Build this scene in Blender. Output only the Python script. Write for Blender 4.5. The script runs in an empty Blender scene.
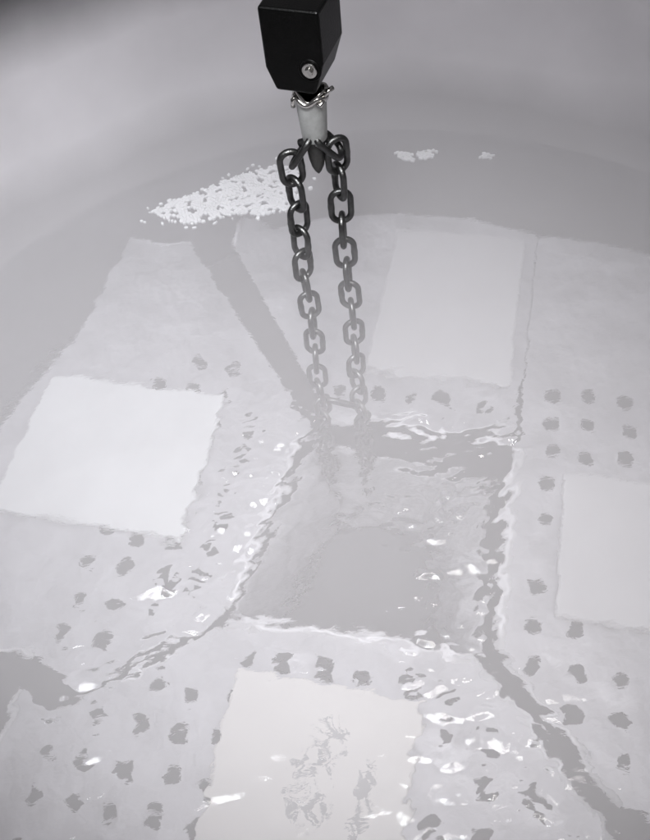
import bpy, bmesh, math, random
import numpy as np
from mathutils import Vector, Matrix
from mathutils.geometry import delaunay_2d_cdt

random.seed(7); np.random.seed(7)
SC = bpy.context.scene
COL = SC.collection
R = math.radians

# ------------------------------------------------------------------ camera
F_PX = 900.0
PITCH, ROLL = R(53), R(7.8)
cam_d = bpy.data.cameras.new('camera')
cam = bpy.data.objects.new('camera', cam_d); COL.objects.link(cam)
fw = Vector((0, math.cos(PITCH), -math.sin(PITCH)))
r0 = Vector((1, 0, 0)); u0 = r0.cross(fw)
rt = math.cos(ROLL)*r0 - math.sin(ROLL)*u0
up = math.sin(ROLL)*r0 + math.cos(ROLL)*u0
m = Matrix((rt, up, -fw)).transposed().to_4x4()
m.translation = Vector((-0.03567, -0.95914, 0.72971))
cam.matrix_world = m
cam_d.sensor_fit = 'VERTICAL'; cam_d.sensor_height = 24.0
cam_d.lens = 24.0*F_PX/840.0
cam_d.clip_start = 0.01; cam_d.clip_end = 50
SC.camera = cam

# ------------------------------------------------------------------ world, lamps, exposure
w = bpy.data.worlds.new('World'); SC.world = w; w.use_nodes = True
bg = w.node_tree.nodes['Background']
bg.inputs[0].default_value = (0.98, 0.95, 1.0, 1); bg.inputs[1].default_value = 0.18
def area(name, loc, target, sx, sy, energy, col):
    l = bpy.data.lights.new(name, 'AREA'); l.shape = 'RECTANGLE'; l.size = sx; l.size_y = sy
    l.energy = energy; l.color = col
    o = bpy.data.objects.new(name, l); COL.objects.link(o); o.location = loc
    o.rotation_euler = (Vector(target)-Vector(loc)).to_track_quat('-Z', 'Y').to_euler()
    return o
area('ceiling_lamp', (-0.80, -1.35, 2.0), (-0.34, -0.06, -0.7), 1.7, 1.3, 26.0, (0.96, 0.98, 1.0)).data.spread = R(30)
area('ceiling_lamp', (0.45, -1.60, 1.9), (0.08, -0.36, -0.7), 0.9, 0.9, 6.0, (1.0, 0.96, 0.92)).data.spread = R(36)
vs = SC.view_settings
vs.view_transform = 'Standard'; vs.look = 'None'; vs.exposure = 0.0; vs.gamma = 1.0; vs.use_curve_mapping = False
cy = SC.cycles
cy.max_bounces = 10; cy.diffuse_bounces = 4; cy.glossy_bounces = 4; cy.transmission_bounces = 8
cy.volume_bounces = 2; cy.transparent_max_bounces = 8
cy.sample_clamp_indirect = 5.0; cy.caustics_refractive = True; cy.caustics_reflective = True; cy.blur_glossy = 0.4

# ------------------------------------------------------------------ helpers
Z_LIQ, Z_PAN, Z_PIT, Z_FLOOR, R_TANK = -0.52, -0.72, -0.99, -1.03, 0.95
TURN = R(18)
CX, CY = 0.0498, -0.150
CX, CY = CX-0.02*math.cos(TURN)-0.015*math.sin(TURN), CY+0.02*math.sin(TURN)-0.015*math.cos(TURN)
def W(a, b, z=0.0):      # plan coordinates of the tank's square insert -> world
    c, s = math.cos(TURN), math.sin(TURN)
    return Vector((CX + a*c + b*s, CY - a*s + b*c, z))

def link_obj(name, bm, mat, parent=None, smooth=False, bevel=0):
    me = bpy.data.meshes.new(name); bmesh.ops.recalc_face_normals(bm, faces=bm.faces); bm.to_mesh(me); bm.free()
    return add_mesh(name, me, mat, parent, smooth, bevel)
def add_mesh(name, me, mat, parent=None, smooth=False, bevel=0):
    if mat and not me.materials: me.materials.append(mat)
    if smooth:
        me.polygons.foreach_set('use_smooth', [True]*len(me.polygons))
    o = bpy.data.objects.new(name, me); COL.objects.link(o); o.parent = parent
    if bevel:
        b = o.modifiers.new('bevel', 'BEVEL'); b.width = bevel; b.segments = 3; b.limit_method = 'ANGLE'; b.angle_limit = R(25)
    return o
def thing(name, label, cat, loc=(0, 0, 0), group=None):
    o = bpy.data.objects.new(name, None); COL.objects.link(o); o.location = loc; o.empty_display_size = 0.05
    return tag(o, label, cat, group)
def tag(o, label, cat=None, group=None, kind=None):
    o['label'] = label
    if cat: o['category'] = cat
    if group: o['group'] = group
    if kind: o['kind'] = kind
    return o
def prism(bm, pts, z0, z1):
    lo = [bm.verts.new((p[0], p[1], z0)) for p in pts]; hi = [bm.verts.new((p[0], p[1], z1)) for p in pts]
    n = len(pts)
    bm.faces.new(lo[::-1]); bm.faces.new(hi)
    for i in range(n): bm.faces.new((lo[i], lo[(i+1) % n], hi[(i+1) % n], hi[i]))
def tube(bm, path, rad, seg=10, closed=False):
    """round bar swept along path; rad is a number or a list"""
    n = len(path); P = [Vector(p) for p in path]; rings = []
    T0 = (P[1]-P[0]).normalized(); ref = Vector((0, 0, 1)) if abs(T0.z) < 0.9 else Vector((0, 1, 0))
    N = (ref - T0*ref.dot(T0)).normalized()
    for i in range(n):
        a = P[i-1] if (i or closed) else P[0]; b = P[(i+1) % n] if (i < n-1 or closed) else P[-1]
        T = (b-a).normalized(); N = (N - T*N.dot(T)).normalized(); B = T.cross(N)
        rr = rad[i] if isinstance(rad, (list, tuple)) else rad
        rings.append([bm.verts.new(P[i] + (N*math.cos(2*math.pi*k/seg) + B*math.sin(2*math.pi*k/seg))*rr) for k in range(seg)])
    for i in range(n if closed else n-1):
        A, B_ = rings[i], rings[(i+1) % n]
        for k in range(seg): bm.faces.new((A[k], A[(k+1) % seg], B_[(k+1) % seg], B_[k]))
    if not closed:
        bm.faces.new(rings[0][::-1]); bm.faces.new(rings[-1])
def lathe(bm, prof, seg=40, cx=0, cy=0):
    rings = [[bm.verts.new((cx+r*math.cos(2*math.pi*k/seg), cy+r*math.sin(2*math.pi*k/seg), z)) for k in range(seg)] for r, z in prof]
    for A, B in zip(rings, rings[1:]):
        for k in range(seg): bm.faces.new((A[k], A[(k+1) % seg], B[(k+1) % seg], B[k]))
    return rings

# ------------------------------------------------------------------ materials
def mat(name, col, rough=0.5, metal=0.0, var=0.0, scale=8.0, bump=0.0, bscale=60.0, dark=None, bdist=0.002):
    m = bpy.data.materials.new(name); m.use_nodes = True
    nt = m.node_tree; p = nt.nodes['Principled BSDF']
    p.inputs['Base Color'].default_value = (*col, 1); p.inputs['Roughness'].default_value = rough; p.inputs['Metallic'].default_value = metal
    tc = nt.nodes.new('ShaderNodeTexCoord')
    if var:
        n = nt.nodes.new('ShaderNodeTexNoise'); n.inputs['Scale'].default_value = scale; n.inputs['Detail'].default_value = 6
        n.inputs['Roughness'].default_value = 0.6
        nt.links.new(tc.outputs['Object'], n.inputs['Vector'])
        rp = nt.nodes.new('ShaderNodeValToRGB'); rp.color_ramp.elements[0].position = 0.3; rp.color_ramp.elements[1].position = 0.7
        d = dark or tuple(c*(1-var) for c in col)
        rp.color_ramp.elements[0].color = (*d, 1); rp.color_ramp.elements[1].color = (*col, 1)
        nt.links.new(n.outputs['Fac'], rp.inputs['Fac']); nt.links.new(rp.outputs['Color'], p.inputs['Base Color'])
    if bump:
        n2 = nt.nodes.new('ShaderNodeTexNoise'); n2.inputs['Scale'].default_value = bscale; n2.inputs['Detail'].default_value = 4
        nt.links.new(tc.outputs['Object'], n2.inputs['Vector'])
        b = nt.nodes.new('ShaderNodeBump'); b.inputs['Strength'].default_value = bump; b.inputs['Distance'].default_value = bdist
        nt.links.new(n2.outputs['Fac'], b.inputs['Height']); nt.links.new(b.outputs['Normal'], p.inputs['Normal'])
    return m
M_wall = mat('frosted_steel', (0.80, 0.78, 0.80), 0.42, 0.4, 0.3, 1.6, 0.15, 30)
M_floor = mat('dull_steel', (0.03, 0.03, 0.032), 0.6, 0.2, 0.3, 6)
M_panel = mat('satin_steel', (0.60, 0.60, 0.62), 0.36, 0.6, 0.30, 9, 0.9, 9, bdist=0.02)
M_lip = mat('bright_steel', (0.86, 0.86, 0.88), 0.25, 0.3, 0.08, 30)
M_white = mat('white_plate', (0.82, 0.84, 0.84), 0.45, 0.0, 0.14, 6, 0.1, 80)
M_grey = mat('pale_plate', (0.58, 0.58, 0.59), 0.45, 0.0, 0.07, 10, 0.1, 80)
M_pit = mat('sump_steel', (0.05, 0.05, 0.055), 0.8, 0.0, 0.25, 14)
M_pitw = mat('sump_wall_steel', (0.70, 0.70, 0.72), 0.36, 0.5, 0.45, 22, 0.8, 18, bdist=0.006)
M_chain = mat('chain_steel', (0.075, 0.075, 0.075), 0.36, 0.95, 0.5, 90, 0.3, 350)
M_black = mat('black_plastic', (0.002, 0.002, 0.002), 0.30, 0.0, 0.3, 60, 0.15, 500)
M_black.node_tree.nodes['Principled BSDF'].inputs['Specular IOR Level'].default_value = 0.08
M_chrome = mat('chrome', (0.55, 0.54, 0.52), 0.2, 1.0, 0.3, 120)
M_sleeve = mat('zinc_sleeve', (0.32, 0.325, 0.32), 0.5, 0.45, 0.3, 60, 0.2, 300)
M_hook = mat('dark_hook_steel', (0.035, 0.034, 0.033), 0.5, 0.5, 0.4, 60, 0.3, 300)
M_ice = mat('ice', (0.55, 0.56, 0.57), 0.6, 0.0, 0.06, 60)

# frost on the tank wall: a pale band above the liquid, bare metal higher up
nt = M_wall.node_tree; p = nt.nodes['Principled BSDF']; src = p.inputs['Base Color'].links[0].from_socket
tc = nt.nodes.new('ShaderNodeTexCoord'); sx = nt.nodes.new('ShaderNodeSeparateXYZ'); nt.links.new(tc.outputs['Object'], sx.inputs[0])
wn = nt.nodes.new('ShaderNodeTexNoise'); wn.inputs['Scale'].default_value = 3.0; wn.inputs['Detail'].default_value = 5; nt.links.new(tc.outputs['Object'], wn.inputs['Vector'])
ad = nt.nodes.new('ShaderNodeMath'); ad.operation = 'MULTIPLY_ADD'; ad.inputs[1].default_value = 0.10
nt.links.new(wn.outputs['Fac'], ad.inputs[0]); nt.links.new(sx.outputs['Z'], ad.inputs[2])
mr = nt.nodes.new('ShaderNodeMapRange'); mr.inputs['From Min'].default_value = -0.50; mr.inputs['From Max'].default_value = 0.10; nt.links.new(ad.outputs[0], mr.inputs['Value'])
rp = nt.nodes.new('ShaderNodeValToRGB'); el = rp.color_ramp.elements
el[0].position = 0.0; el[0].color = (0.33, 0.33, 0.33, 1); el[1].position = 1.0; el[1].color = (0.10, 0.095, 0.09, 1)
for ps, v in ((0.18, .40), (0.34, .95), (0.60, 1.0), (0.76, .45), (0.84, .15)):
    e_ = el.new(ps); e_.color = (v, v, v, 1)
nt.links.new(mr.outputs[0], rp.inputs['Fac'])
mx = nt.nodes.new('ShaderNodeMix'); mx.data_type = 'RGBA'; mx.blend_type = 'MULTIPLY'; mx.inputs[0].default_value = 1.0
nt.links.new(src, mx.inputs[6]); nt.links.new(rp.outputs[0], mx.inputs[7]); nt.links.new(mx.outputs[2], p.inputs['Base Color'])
# liquid: refracting sheet
M_liq = bpy.data.materials.new('clear_cold_liquid'); M_liq.use_nodes = True
nt = M_liq.node_tree; nt.nodes.clear()
out = nt.nodes.new('ShaderNodeOutputMaterial'); gl = nt.nodes.new('ShaderNodeBsdfGlass')
gl.inputs['IOR'].default_value = 1.33; gl.inputs['Roughness'].default_value = 0.0; gl.inputs['Color'].default_value = (0.97, 0.975, 0.985, 1)
nt.links.new(gl.outputs[0], out.inputs['Surface'])
tc = nt.nodes.new('ShaderNodeTexCoord'); nz = nt.nodes.new('ShaderNodeTexNoise'); bp = nt.nodes.new('ShaderNodeBump')
mp = nt.nodes.new('ShaderNodeMapping'); mp.inputs['Scale'].default_value = (0.7, 1.5, 1); mp.inputs['Rotation'].default_value = (0, 0, R(15))
nz.inputs['Scale'].default_value = 85; nz.inputs['Detail'].default_value = 3; nz.inputs['Distortion'].default_value = 0.8
bp.inputs['Strength'].default_value = 0.075; bp.inputs['Distance'].default_value = 0.01
nt.links.new(tc.outputs['Object'], mp.inputs[0]); nt.links.new(mp.outputs[0], nz.inputs['Vector'])
nt.links.new(nz.outputs['Fac'], bp.inputs['Height']); nt.links.new(bp.outputs['Normal'], gl.inputs['Normal'])
# vapour
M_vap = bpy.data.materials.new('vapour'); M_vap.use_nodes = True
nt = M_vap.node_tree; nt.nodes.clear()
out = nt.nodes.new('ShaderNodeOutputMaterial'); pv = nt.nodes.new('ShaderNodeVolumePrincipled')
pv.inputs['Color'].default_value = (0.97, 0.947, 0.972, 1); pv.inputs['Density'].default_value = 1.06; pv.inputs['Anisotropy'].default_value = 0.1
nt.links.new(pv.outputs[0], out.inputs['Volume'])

# ------------------------------------------------------------------ the tank (setting)
bm = bmesh.new()
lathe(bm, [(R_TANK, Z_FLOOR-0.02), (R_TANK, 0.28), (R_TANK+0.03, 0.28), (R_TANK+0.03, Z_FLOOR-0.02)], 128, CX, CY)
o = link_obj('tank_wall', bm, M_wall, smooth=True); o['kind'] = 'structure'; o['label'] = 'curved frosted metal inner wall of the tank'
e = o.modifiers.new('edge', 'EDGE_SPLIT'); e.split_angle = R(40)
bm = bmesh.new()
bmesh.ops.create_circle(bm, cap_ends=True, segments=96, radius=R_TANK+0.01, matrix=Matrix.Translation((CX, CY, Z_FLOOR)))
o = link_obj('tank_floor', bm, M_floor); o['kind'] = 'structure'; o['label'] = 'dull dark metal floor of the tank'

# ------------------------------------------------------------------ liquid surface: real ripples, stronger where it boils over the gaps
def liquid():
    n = 900; h = R_TANK-0.002
    g = np.linspace(-h, h, n)
    X, Y = np.meshgrid(g, g)                      # tank-centred world-aligned
    c, s = math.cos(TURN), math.sin(TURN)
    A = X*c - Y*s; B = X*s + Y*c                  # plan coordinates
    def seg(ax, ay, bx, by):
        dx, dy = bx-ax, by-ay; t = np.clip(((A-ax)*dx+(B-ay)*dy)/(dx*dx+dy*dy), 0, 1)
        return np.hypot(A-ax-t*dx, B-ay-t*dy)
    # ripple sits where it is seen: the rays slant, so shift zones towards the viewer
    off = 0.10
    B0 = B; B = B + off*math.cos(TURN); A0 = A; A = A + off*math.sin(TURN)
    amp = 0.07*np.ones_like(A)
    for sg, wd, k in (((-.2, .2, .22, .22), .045, 1.2), ((.22, .22, .2, -.2), .045, 1.4), ((.2, -.2, .42, -.45), .05, .9),
                      ((-.2, -.2, -.38, -.355), .035, .7), ((-.17, .2, -.22, -.2), .05, 1.35), ((-.2, -.22, .2, -.22), .035, .5),
                      ((-.2, .2, -.5, .64), .05, .25), ((-.05, -.42, .05, -.6), .1, .40), ((.2, -.35, .2, -.6), .12, .60),
                      ((.33, -.25, .36, -.3), .1, .5), ((-.3, -.3, -.2, -.55), .09, .4), ((-.42, -.2, -.28, -.15), .07, .3), ((0, .3, .2, .3), .05, .3), ((-.05, -.05, .05, .05), .16, .10), ((.13, .1, .16, -.15), .06, 1.0), ((-.13, .1, -.18, -.12), .06, 1.0), ((-.02, .08, .10, .08), .05, .8)):
        amp += k*np.exp(-(seg(*sg)/wd)**2)
    amp += 0.12*np.exp(-((A-.1)**2+(B+.40)**2)/.22)
    t_ = np.clip((.17-B0)/.19, 0, 1); dch = np.hypot(A0+.074-.02*t_, B0-(.17-.19*t_))
    amp = np.clip(amp, 0, 1.35)*(1-.78*np.exp(-(dch/.055)**2))          # calm water round the hanging chains
    Z = np.zeros_like(A)
    rs = np.random.RandomState(3)
    # patchy trains of short waves
    for lam, sl, cnt in ((0.11, 0.11, 10), (0.055, 0.16, 14), (0.032, 0.19, 18), (0.019, 0.15, 20), (0.012, 0.08, 20)):
        for i in range(cnt):
            th = math.pi/2+rs.normal(0, .55); L = lam*rs.uniform(0.75, 1.3); k = 2*math.pi/L
            ph = rs.uniform(0, 6.28)
            m1 = rs.uniform(0, 2*math.pi); km = 2*math.pi/(lam*rs.uniform(4, 9))
            wob = 0.9*np.sin(km*(X*math.cos(m1)+Y*math.sin(m1))+rs.uniform(0, 6.28))
            env = 0.5+0.5*np.sin(km*(X*math.cos(m1+1.7)+Y*math.sin(m1+1.7))+rs.uniform(0, 6.28))
            Z += env**2*np.sin(k*(X*math.cos(th)+Y*math.sin(th))+ph+wob*1.6)*sl*L/(2*math.pi)*1.9/math.sqrt(cnt)*(np.clip(amp*.7+.22, 0, 1.1) if lam > .05 else amp)
    keep = (X**2+Y**2) < h*h
    idx = -np.ones(n*n, int); kf = keep.ravel(); idx[kf] = np.arange(kf.sum())
    co = np.stack([X.ravel()[kf]+CX, Y.ravel()[kf]+CY, Z.ravel()[kf]+Z_LIQ], 1)
    I = np.arange(n*n).reshape(n, n)
    q = np.stack([I[:-1, :-1], I[:-1, 1:], I[1:, 1:], I[1:, :-1]], -1).reshape(-1, 4); q = idx[q]; q = q[(q >= 0).all(1)]
    me = bpy.data.meshes.new('liquid_surface')
    me.vertices.add(len(co)); me.vertices.foreach_set('co', co.ravel())
    me.loops.add(q.size); me.loops.foreach_set('vertex_index', q.ravel().astype(np.int32))
    me.polygons.add(len(q)); me.polygons.foreach_set('loop_start', np.arange(0, q.size, 4, dtype=np.int32)); me.update(calc_edges=True)
    o = add_mesh('liquid_surface', me, M_liq, smooth=True)
    o['kind'] = 'structure'; o['label'] = 'clear rippling boiling liquid filling the tank'
liquid()

# ------------------------------------------------------------------ perforated panels round the sump
HOLE = 0.0155
def inside(p, poly, marg=0.0):
    c = False; n = len(poly)
    for i in range(n):
        (x1, y1), (x2, y2) = poly[i], poly[(i+1) % n]
        if (y1 > p[1]) != (y2 > p[1]) and p[0] < (x2-x1)*(p[1]-y1)/(y2-y1)+x1: c = not c
        if marg:
            dx, dy = x2-x1, y2-y1; L = dx*dx+dy*dy
            t = max(0, min(1, ((p[0]-x1)*dx+(p[1]-y1)*dy)/L)) if L else 0
            if math.hypot(p[0]-x1-t*dx, p[1]-y1-t*dy) < marg: return False
    return c
def arc(a0, a1, r=0.89, n=14): return [(r*math.cos(R(a0+(a1-a0)*i/n)), r*math.sin(R(a0+(a1-a0)*i/n))) for i in range(n+1)]
def bow(p, q, d, n=8):
    o = []
    for i in range(n+1):
        t = i/n; x = p[0]+(q[0]-p[0])*t; y = p[1]+(q[1]-p[1])*t; k = d*4*t*(1-t)
        L = math.hypot(q[0]-p[0], q[1]-p[1]); o.append((x-(q[1]-p[1])/L*k, y+(q[0]-p[0])/L*k))
    return o
S = 0.067
SEAM = 0.0
POLY = {
 'left': bow((-.172, .21), (-.226, -.195), .006) + [(-.425, -.378), (-.505, -.332), (-.73, -.332)] + arc(203, 155, .77)[1:] + [(-.682, .642), (-.53, .637)],
 'top': bow((.222, .232), (-.128, .222), .004) + [(-.437, .655), (-.437, .745)] + arc(116, 73.3, .80)[0:] + [(.2295, .60), (.2295, .40)],
 'right': bow((.236, -.185), (.238, .215), .006) + [(.2310, .40), (.2310, .60)] + [((.80+.12*min(1, i/7))*math.cos(R(73.2-i*4.3)), (.80+.12*min(1, i/7))*math.sin(R(73.2-i*4.3))) for i in range(25)] + [(.432, -.40)],
 'bottom': bow((-.208, -.222), (.203, -.212), .012) + [(.418, -.446), (.436, -.456)] + arc(-56, -125)[0:] + [(-.515, -.70), (-.515, -.392), (-.452, -.422)],
}
HOLES = {
 'left': [(-.278-.0685*i, -.022+S*j) for i in range(4) for j in range(-5, 7) if j < 4 or (i > 0 and j < 6)],
 'top': [(-.0135+S*(i+.5), .285+S*j) for i in range(-4, 6) for j in range(3) if j < 1 or i > 2],
 'right': [(.290+S*i, -.002+S*j) for i in range(5) for j in range(-6, 6)],
 'bottom': [(0.0+S*(i+.5), -.276-S*j) for i in range(-8, 8) for j in range(9)],
}
LABEL = {
 'left': 'perforated metal panel under the brightest white plate, left of the dark sump',
 'top': 'perforated metal panel beyond the dark sump, under the hazy far plate',
 'right': 'perforated metal panel at the right edge with a column of dark holes beside the sump',
 'bottom': 'perforated metal panel nearest the viewer, under the stained plate',
}
PLATE = {   # a0,a1,b0,b1
 'left': (-.705, -.335, -.088, .232), 'top': (-.075, .205, .335, .735), 'right': (.318, .66, -.125, .150), 'bottom': (-.170, .128, -.66, -.300)}
def panel(key):
    poly = POLY[key]
    t = thing('perforated_panel', LABEL[key], 'panel', W(*(np.mean(poly, 0)), Z_PAN), 'perforated panels round the sump')
    inv = Matrix.Translation(-t.location)
    p0 = PLATE[key]
    hs = [h for h in HOLES[key] if inside(h, poly, HOLE+.012) and not (p0[0]+.02 < h[0] < p0[1]-.02 and p0[2]+.02 < h[1] < p0[3]-.02)]
    hs = [(h[0]+random.uniform(-.006, .006), h[1]+random.uniform(-.006, .006)) for h in hs if random.random() > .03]
    vs_ = [Vector(p) for p in poly]; n0 = len(poly)
    es = [(i, (i+1) % n0) for i in range(n0)]; faces = [list(range(n0))]
    NS = 18
    for h in hs:
        b0 = len(vs_); hr = HOLE*random.uniform(.85, 1.1)
        vs_ += [Vector((h[0]+hr*math.cos(2*math.pi*k/NS), h[1]+hr*math.sin(2*math.pi*k/NS))) for k in range(NS)]
        es += [(b0+k, b0+(k+1) % NS) for k in range(NS)]
    V, E_, Fc, *_r = delaunay_2d_cdt(vs_, es, [], 1, 1e-6)
    bm = bmesh.new()
    bv = [bm.verts.new(W(v.x, v.y, Z_PAN)-t.location) for v in V]
    for f in Fc:
        cx_ = sum(V[i].x for i in f)/len(f); cy_ = sum(V[i].y for i in f)/len(f)
        if any((cx_-h[0])**2+(cy_-h[1])**2 < (HOLE*.80)**2 for h in hs) or not inside((cx_, cy_), poly): continue
        try: bm.faces.new([bv[i] for i in f])
        except ValueError: pass
    for f in bm.faces:
        if f.normal.z < 0: f.normal_flip()
    me = bpy.data.meshes.new('sheet'); bm.to_mesh(me); bm.free()
    o = add_mesh('sheet', me, M_panel, t)
    so = o.modifiers.new('solid', 'SOLIDIFY'); so.thickness = 0.004; so.offset = -1
    # rolled lip along the inner edge
    def lip(pts, rad, mat_, dz=0.0):
        b = bmesh.new(); tube(b, [W(p[0], p[1], Z_PAN+dz)-t.location for p in pts], rad, 10)
        return link_obj('edge_lip', b, mat_, t, True)
    lip(poly[:9], 0.010, M_lip, -0.004)
    return t, lip
for k in POLY:
    t, lip = panel(k)
    if k == 'left':
        lip([(-.68, .642), (-.53, .637)], .006, M_lip, .004); lip([(-.517, -.332), (-.72, -.332)], .006, M_lip, .004)
        lip([(-.226, -.20), (-.425, -.378)], .004, M_lip, -.001)
    if k == 'top': lip([(-.437, .655), (-.437, .74)], .006, M_lip, .004)
    if k == 'right': lip([(.24, -.195), (.430, -.40)], .005, M_lip, 0)
    if k == 'bottom':
        lip([(-.515, -.69), (-.515, -.395)], .005, M_lip, .004); lip([(.433, -.47), (.433, -.53)], .004, M_lip, .004)
        lip([(-.212, -.226), (-.452, -.422)], .004, M_lip, -.001); lip([(.206, -.216), (.414, -.442)], .005, M_lip, 0)

# ------------------------------------------------------------------ flat plates lying on the panels
M_stain = mat('stained_plate', (0.78, 0.76, 0.73), 0.45, 0.0, 0.05, 10, 0.1, 80)
def add_stains(m, spots):
    nt = m.node_tree; p = nt.nodes['Principled BSDF']; src = p.inputs['Base Color'].links[0].from_socket
    tc = nt.nodes.new('ShaderNodeTexCoord')
    nz = nt.nodes.new('ShaderNodeTexNoise'); nz.inputs['Scale'].default_value = 26; nz.inputs['Detail'].default_value = 3; nz.inputs['Distortion'].default_value = 1.5
    nt.links.new(tc.outputs['Object'], nz.inputs['Vector'])
    tot = None
    def mth(op, a, b=None):
        n = nt.nodes.new('ShaderNodeMath'); n.operation = op
        for i, v in enumerate((a, b)):
            if v is None: continue
            if isinstance(v, (int, float)): n.inputs[i].default_value = v
            else: nt.links.new(v, n.inputs[i])
        return n.outputs[0]
    for (x, y, rx, ry) in spots:
        mp = nt.nodes.new('ShaderNodeMapping'); mp.vector_type = 'POINT'
        mp.inputs['Location'].default_value = (-x/rx, -y/ry, 0); mp.inputs['Scale'].default_value = (1/rx, 1/ry, 0)
        nt.links.new(tc.outputs['Object'], mp.inputs['Vector'])
        ln = nt.nodes.new('ShaderNodeVectorMath'); ln.operation = 'LENGTH'; nt.links.new(mp.outputs[0], ln.inputs[0])
        v = mth('SUBTRACT', 1.15, ln.outputs['Value']); v = mth('MAXIMUM', v, 0.0)
        tot = v if tot is None else mth('MAXIMUM', tot, v)
    band = mth('ABSOLUTE', mth('SUBTRACT', nz.outputs['Fac'], 0.5))
    band = mth('LESS_THAN', band, mth('MULTIPLY', tot, 0.10))
    mx = nt.nodes.new('ShaderNodeMix'); mx.data_type = 'RGBA'
    nt.links.new(band, mx.inputs[0]); nt.links.new(src, mx.inputs[6]); mx.inputs[7].default_value = (0.36, 0.36, 0.36, 1)
    nt.links.new(mx.outputs[2], p.inputs['Base Color'])
PL_LABEL = {
 'left': ('brightest white square plate lying on the left perforated panel', M_white),
 'top': ('hazy pale rectangular plate on the far panel, to the right of the chains', M_grey),
 'right': ('pale plate cut off by the right edge of the picture', M_grey),
 'bottom': ('warm white plate with dark mottled stains, nearest the viewer', M_stain)}
add_stains(M_stain, [(.02, .10, .032, .028), (.0, .055, .036, .026), (.005, -.005, .036, .030), (.083, .005, .016, .075)])
for k, (a0, a1, b0, b1) in PLATE.items():
    cc = W((a0+a1)/2, (b0+b1)/2, Z_PAN+.004); bm = bmesh.new()
    hw, hd = (a1-a0)/2, (b1-b0)/2
    prism(bm, [(-hw, -hd), (hw, -hd), (hw, hd), (-hw, hd)], 0, 0.018)
    o = link_obj('cover_plate', bm, PL_LABEL[k][1], bevel=0.004)
    o.location = cc; o.rotation_euler.z = -TURN
    tag(o, PL_LABEL[k][0], 'plate', 'flat plates on the panels')

# ------------------------------------------------------------------ sump in the middle
t = thing('sump', 'dark square sump in the middle of the tank that the chains hang into', 'sump', W(0, 0, Z_PIT))
def quad(name, pts, m_, thick, curved=False):
    bm = bmesh.new(); q = [Vector(p)-t.location for p in pts]     # top a, top b, low b, low a
    NU, NV = 14, 12; g = []
    for j in range(NV+1):
        th = math.pi/2*j/NV; sh, sv = (math.sin(th), 1-math.cos(th)) if curved else (j/NV, j/NV)
        row = []
        for i in range(NU+1):
            tp = q[0].lerp(q[1], i/NU); lw = q[3].lerp(q[2], i/NU)
            v = Vector((tp.x+(lw.x-tp.x)*sh, tp.y+(lw.y-tp.y)*sh, tp.z+(lw.z-tp.z)*sv))
            if curved and 0 < i < NU and 0 < j < NV: v += Vector((random.uniform(-.003, .003), random.uniform(-.003, .003), random.uniform(-.003, .003)))
            row.append(bm.verts.new(v))
        g.append(row)
    for j in range(NV):
        for i in range(NU): bm.faces.new((g[j][i], g[j][i+1], g[j+1][i+1], g[j+1][i]))
    me = bpy.data.meshes.new(name); bm.to_mesh(me); bm.free()
    o = add_mesh(name, me, m_, t, smooth=True); s = o.modifiers.new('solid', 'SOLIDIFY'); s.thickness = thick; s.offset = -1
    return o
zt = Z_PAN-.035; hi, lo = .212, .185
ztop = [Z_PAN-.02, Z_PAN-.03, Z_PAN-.085, Z_PAN-.040]
low4 = [(-.185, -.20), (.150, -.20), (.085, .105), (-.100, .108)]
top4 = [(-.212, -.205), (.205, -.205), (.192, .165), (-.150, .175)]
c4 = [(-1, -1), (1, -1), (1, 1), (-1, 1)]
for i in range(4):
    (x0, y0), (x1, y1) = c4[i], c4[(i+1) % 4]
    quad('side_wall', [W(*top4[i], ztop[i]), W(*top4[(i+1) % 4], ztop[(i+1) % 4]), W(*low4[(i+1) % 4], Z_PIT), W(*low4[i], Z_PIT)], M_pitw, .004, i != 2)
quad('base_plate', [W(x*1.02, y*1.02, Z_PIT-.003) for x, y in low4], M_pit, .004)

# ------------------------------------------------------------------ hoist block: housing, bolt, collar, sleeve, hook
hb = thing('hoist_block', 'black hoist block with grey sleeve and pointed hook, at the top of the picture', 'hoist', (0, 0, 0.0))
PHI = R(-25)
bm = bmesh.new()
prof = [(-.037, .228), (.0335, .228), (.0335, .166), (.021, .128), (-.027, .128), (-.037, .156)]
d = .036
A = [bm.verts.new((x, -d, z)) for x, z in prof]; B = [bm.verts.new((x, d, z)) for x, z in prof]
bm.faces.new(A); bm.faces.new(B[::-1])
for i in range(6): bm.faces.new((A[i], B[i], B[(i+1) % 6], A[(i+1) % 6]))
hs_ = link_obj('housing', bm, M_black, hb, bevel=0.0035); hs_.rotation_euler.z = PHI
def on_housing(p): return Matrix.Rotation(PHI, 3, 'Z') @ Vector(p)
bm = bmesh.new()
for r_, y0, y1, n in ((.0095, -.0362, -.0385, 24), (.0055, -.0385, -.0425, 6)):
    a_ = [bm.verts.new((.0175+r_*math.cos(2*math.pi*k/n+.3), y0, .159+r_*math.sin(2*math.pi*k/n+.3))) for k in range(n)]
    b_ = [bm.verts.new((.0175+r_*.92*math.cos(2*math.pi*k/n+.3), y1, .159+r_*.92*math.sin(2*math.pi*k/n+.3))) for k in range(n)]
    bm.faces.new(a_[::-1]); bm.faces.new(b_)
    for k in range(n): bm.faces.new((a_[k], a_[(k+1) % n], b_[(k+1) % n], b_[k]))
bo = link_obj('bolt', bm, M_chrome, hs_, bevel=0.0006)
bm = bmesh.new()   # wide dark recess ring round the bolt
tube(bm, [(.0175+.0125*math.cos(2*math.pi*k/28), -.0358, .159+.0125*math.sin(2*math.pi*k/28)) for k in range(28)], .0014, 8, True)
link_obj('bolt_ring', bm, M_black, hs_, True)
bm = bmesh.new()
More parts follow.
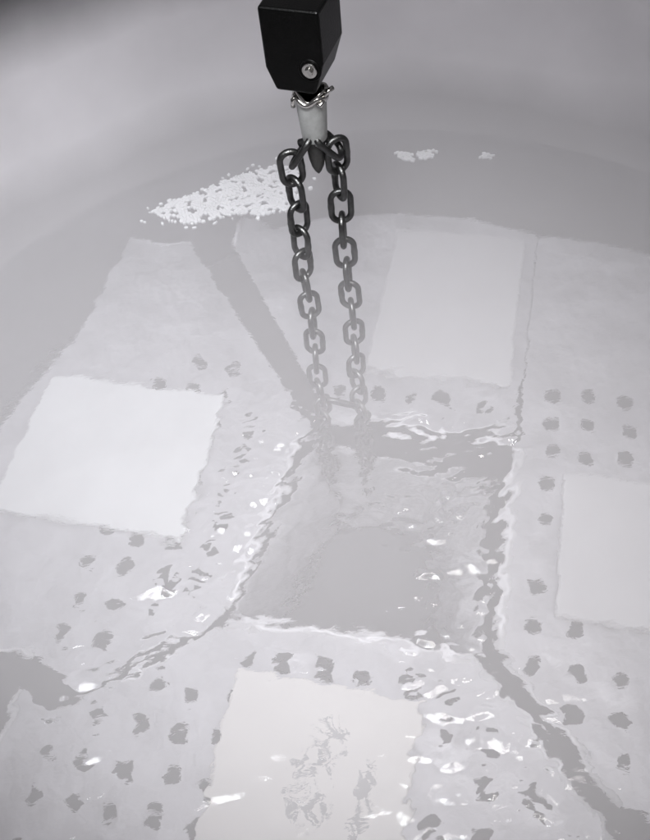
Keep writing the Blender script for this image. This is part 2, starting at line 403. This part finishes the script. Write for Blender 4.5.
lathe(bm, [(.0, .132), (.0145, .132), (.0145, .100), (0, .100)], 24); link_obj('neck', bm, M_black, hb, True)
# spring clip collar
col_pts = [(.0192*math.cos(2*math.pi*k/60)*(1+.04*math.sin(5*2*math.pi*k/60)), .0192*math.sin(2*math.pi*k/60), 0.1035+.0032*math.sin(4*2*math.pi*k/60)) for k in range(60)]
bm = bmesh.new(); tube(bm, col_pts, .0036, 10, True)
cl = link_obj('collar', bm, M_chrome, hb, True)
bm = bmesh.new(); tube(bm, [(p[0]*1.0, p[1]*1.0, p[2]+.006-.004*math.sin(3*i/60*6.28)) for i, p in enumerate(col_pts)], .0022, 10, True)
link_obj('collar_wire', bm, M_chrome, cl, True)
for pth in ([(.014, -.014, .106), (.021, -.012, .112), (.027, -.008, .113)], [(-.017, -.010, .110), (-.022, -.011, .106), (-.0225, -.012, .097)],
            [(.006, -.019, .102), (.010, -.021, .0995), (.013, -.0185, .105)]):
    bm = bmesh.new(); tube(bm, pth, .0029, 10); link_obj('clip_end', bm, M_chrome, cl, True)
bm = bmesh.new()
lathe(bm, [(.0150, .103), (.0192, .103), (.0184, .086), (.0158, .044), (.0148, .042), (.0, .042)], 40)
sl = link_obj('sleeve', bm, M_sleeve, hb, True); e = sl.modifiers.new('e', 'EDGE_SPLIT'); e.split_angle = R(40)
# hook: a pointed dark blade, thicker in the middle, with a cross pin carrying the top links
bm = bmesh.new(); rings = []
for z, hx, hy in ((.048, .0095, .0095), (.040, .0125, .0043), (.028, .0120, .0095), (.012, .0105, .0085), (0, .0080, .0065), (-.008, .0045, .004), (-.0125, .0012, .0012)):
    rings.append([bm.verts.new((hx*math.cos(2*math.pi*k/24), hy*math.sin(2*math.pi*k/24), z)) for k in range(24)])
for a_, b_ in zip(rings, rings[1:]):
    for k in range(24): bm.faces.new((a_[k], a_[(k+1) % 24], b_[(k+1) % 24], b_[k]))
bm.faces.new(rings[0]); bm.faces.new(rings[-1][::-1])
hk = link_obj('hook', bm, M_hook, hb, True)
bm = bmesh.new(); tube(bm, [(-.020, .004, .034), (-.012, .0, .038), (0, -.002, .0395), (.012, .0, .038), (.020, .004, .034)], .0050, 12)
link_obj('cross_pin', bm, M_chain, hk, True)
bm = bmesh.new(); bmesh.ops.create_uvsphere(bm, u_segments=14, v_segments=8, radius=.0045, matrix=Matrix.Translation((.002, -.0115, .041)))
link_obj('rivet', bm, M_chrome, hk, True)

# ------------------------------------------------------------------ chains
WIRE, LW, LL = .0044, .0355, .0595
PITCH_L = LL-4*WIRE
def link_mesh():
    bm = bmesh.new(); Rc = LW/2-WIRE; st = (LL-LW)/2; path = []; rad = []
    for k in range(13): a = math.pi*k/12; path.append((Rc*math.cos(a), 0, st+Rc*math.sin(a)))
    for k in range(1, 6): path.append((-Rc, 0, st-2*st*k/6))
    for k in range(13): a = math.pi+math.pi*k/12; path.append((Rc*math.cos(a), 0, -st+Rc*math.sin(a)))
    for k in range(1, 6): path.append((Rc, 0, -st+2*st*k/6))
    rad = [WIRE]*len(path); rad[-3] = WIRE*1.13; rad[-4] = WIRE*1.05; rad[-2] = WIRE*1.05     # the weld
    tube(bm, path, rad, 12, True)
    me = bpy.data.meshes.new('link'); bmesh.ops.recalc_face_normals(bm, faces=bm.faces); bm.to_mesh(me); bm.free()
    me.materials.append(M_chain); me.polygons.foreach_set('use_smooth', [True]*len(me.polygons)); return me
LINK = link_mesh()
def put(parent, c, axis, yaw, sc=1.0):
    """a link with its long axis along axis, its flat side turned by yaw about that axis (0 = facing the viewer)"""
    ax = Vector(axis).normalized(); y = Vector((0, 1, 0)); y = (y-ax*y.dot(ax)).normalized(); x = y.cross(ax)
    rot = Matrix((x, y, ax)).transposed() @ Matrix.Rotation(yaw, 3, 'Z')
    o = bpy.data.objects.new('link', LINK); COL.objects.link(o); o.parent = parent
    mt = rot.to_4x4(); mt.translation = Vector(c)-parent.location; o.matrix_local = mt
    if sc != 1: o.scale = (sc, 1, sc)
    return o
def chain(label, x_of, y_of, z0, n, yaws, top):
    p = thing('chain', label, 'chain', (x_of(0), y_of(0), z0), 'hanging steel chains')
    for tp in top: put(p, *tp)
    for i in range(n):
        z = z0-PITCH_L*i
        ax = (x_of(i-.5)-x_of(i+.5), y_of(i-.5)-y_of(i+.5), PITCH_L)
        put(p, (x_of(i), y_of(i), z), ax, yaws(i))
    return p
NL = 22
chL = chain('steel link chain hanging from the left side of the hook', lambda i: -.0345-.0002*i+.0016*math.sin(i*1.1), lambda i: .001*math.sin(i*.9+1), 0.0, NL,
      lambda i: R(90*i) + R(28*math.sin(i*.55+.2)+8*math.sin(i*2.3)) + (R(12) if i else 0),
      [((-.0185, -.003, .0275), (.55, -.1, .83), R(72))])
chR = chain('steel link chain hanging from the right side of the hook', lambda i: .0250+.0003*i+.0012*math.sin(i*.8+2), lambda i: .001*math.sin(i*.7), 0.011, NL,
      lambda i: R(90*i) + R(10+22*math.sin(i*.42+2.6)+8*math.sin(i*1.9)),
      [((.0155, -.002, .0325), (-.62, -.1, .78), R(78))])
jl = thing('joining_link', 'single slanting link joining the two chains low down in the mist', 'link', (-.005, 0, -.497))
put(jl, (-.005, -.006, -.492), (-.78, -.1, .62), R(-38), 1.15)

# ------------------------------------------------------------------ floating ice
def ice(name, label, polyab, cell):
    """cracked crust: warped hexagonal cells with shared jittered corners, each a thin flake"""
    xs = [p[0] for p in polyab]; ys = [p[1] for p in polyab]; bm = bmesh.new()
    def hsh(x, y, k):
        v = math.sin(round(x*4000)*12.9898+round(y*4000)*78.233+k*37.7)*43758.5453; return v-math.floor(v)
    def warp(x, y):
        return (x+.009*math.sin(31*x+47*y)+.006*math.sin(83*y-29*x+1)+cell*.42*(hsh(x, y, 1)-.5), y+.009*math.sin(41*x-37*y+2)+.006*math.sin(71*x+23*y)+cell*.42*(hsh(x, y, 2)-.5))
    cen = np.mean(polyab, 0)
    h = cell*math.sqrt(3); row = 0; y = min(ys)-.02
    while y < max(ys)+.02:
        x = min(xs)-.02+(h/2 if row % 2 else 0)
        while x < max(xs)+.02:
            cor = [warp(x+cell*math.sin(math.pi*k/3), y+cell*math.cos(math.pi*k/3)) for k in range(6)]
            c = (sum(p[0] for p in cor)/6, sum(p[1] for p in cor)/6)
            deep = inside(c, polyab, cell*.9); ok = inside(c, polyab)
            rnd = random.random()
            clump = math.sin(c[0]*190+c[1]*70)+math.sin(c[1]*230-c[0]*60+1.3)+math.sin(c[0]*95+c[1]*120+2.1)
            stray = (not ok) and rnd > .93 and inside((cen[0]+(c[0]-cen[0])/1.18, cen[1]+(c[1]-cen[1])/1.3), polyab)
            if stray or ok and rnd > (.04 if deep else .35) and (clump > -1.25 or rnd > .75):
                k_ = random.uniform(.93, 1.04) if deep else random.uniform(.6, 1.0); zt_ = .0012+.0010*(clump+3)/3+random.uniform(0, .0008); a, b = random.uniform(-.12, .12), random.uniform(-.12, .12)
                lo, hi = [], []
                for p in cor:
                    dx, dy = (p[0]-c[0])*k_, (p[1]-c[1])*k_
                    q = W(c[0]+dx, c[1]+dy, Z_LIQ-.003); lo.append(bm.verts.new(q))
                    q = W(c[0]+dx*.93, c[1]+dy*.93, Z_LIQ+zt_+a*dx+b*dy); hi.append(bm.verts.new(q))
                bm.faces.new(hi); bm.faces.new(lo[::-1])
                for k in range(6): bm.faces.new((lo[k], lo[(k+1) % 6], hi[(k+1) % 6], hi[k]))
            x += h
        y += cell*1.5; row += 1
    o = link_obj(name, bm, M_ice); tag(o, label, 'ice', None, 'stuff'); return o
ice('floating_ice', 'broad patch of broken white ice crust floating left of the hook',
    [(-.595, .607), (-.540, .582), (-.475, .578), (-.41, .618), (-.35, .620), (-.290, .645), (-.270, .70), (-.300, .785), (-.36, .790), (-.43, .745), (-.50, .69), (-.56, .645)], .0043)
ice('floating_ice', 'small scrap of white ice floating right of the hook',
    [(-.095, .845), (-.06, .83), (-.02, .845), (.0, .875), (-.03, .875), (-.06, .86), (-.09, .87)], .0043)
ice('floating_ice', 'tiny speck of white ice farthest right on the liquid', [(.085, .86), (.11, .855), (.115, .875), (.09, .88)], .004)

# ------------------------------------------------------------------ the cold vapour lying on the liquid
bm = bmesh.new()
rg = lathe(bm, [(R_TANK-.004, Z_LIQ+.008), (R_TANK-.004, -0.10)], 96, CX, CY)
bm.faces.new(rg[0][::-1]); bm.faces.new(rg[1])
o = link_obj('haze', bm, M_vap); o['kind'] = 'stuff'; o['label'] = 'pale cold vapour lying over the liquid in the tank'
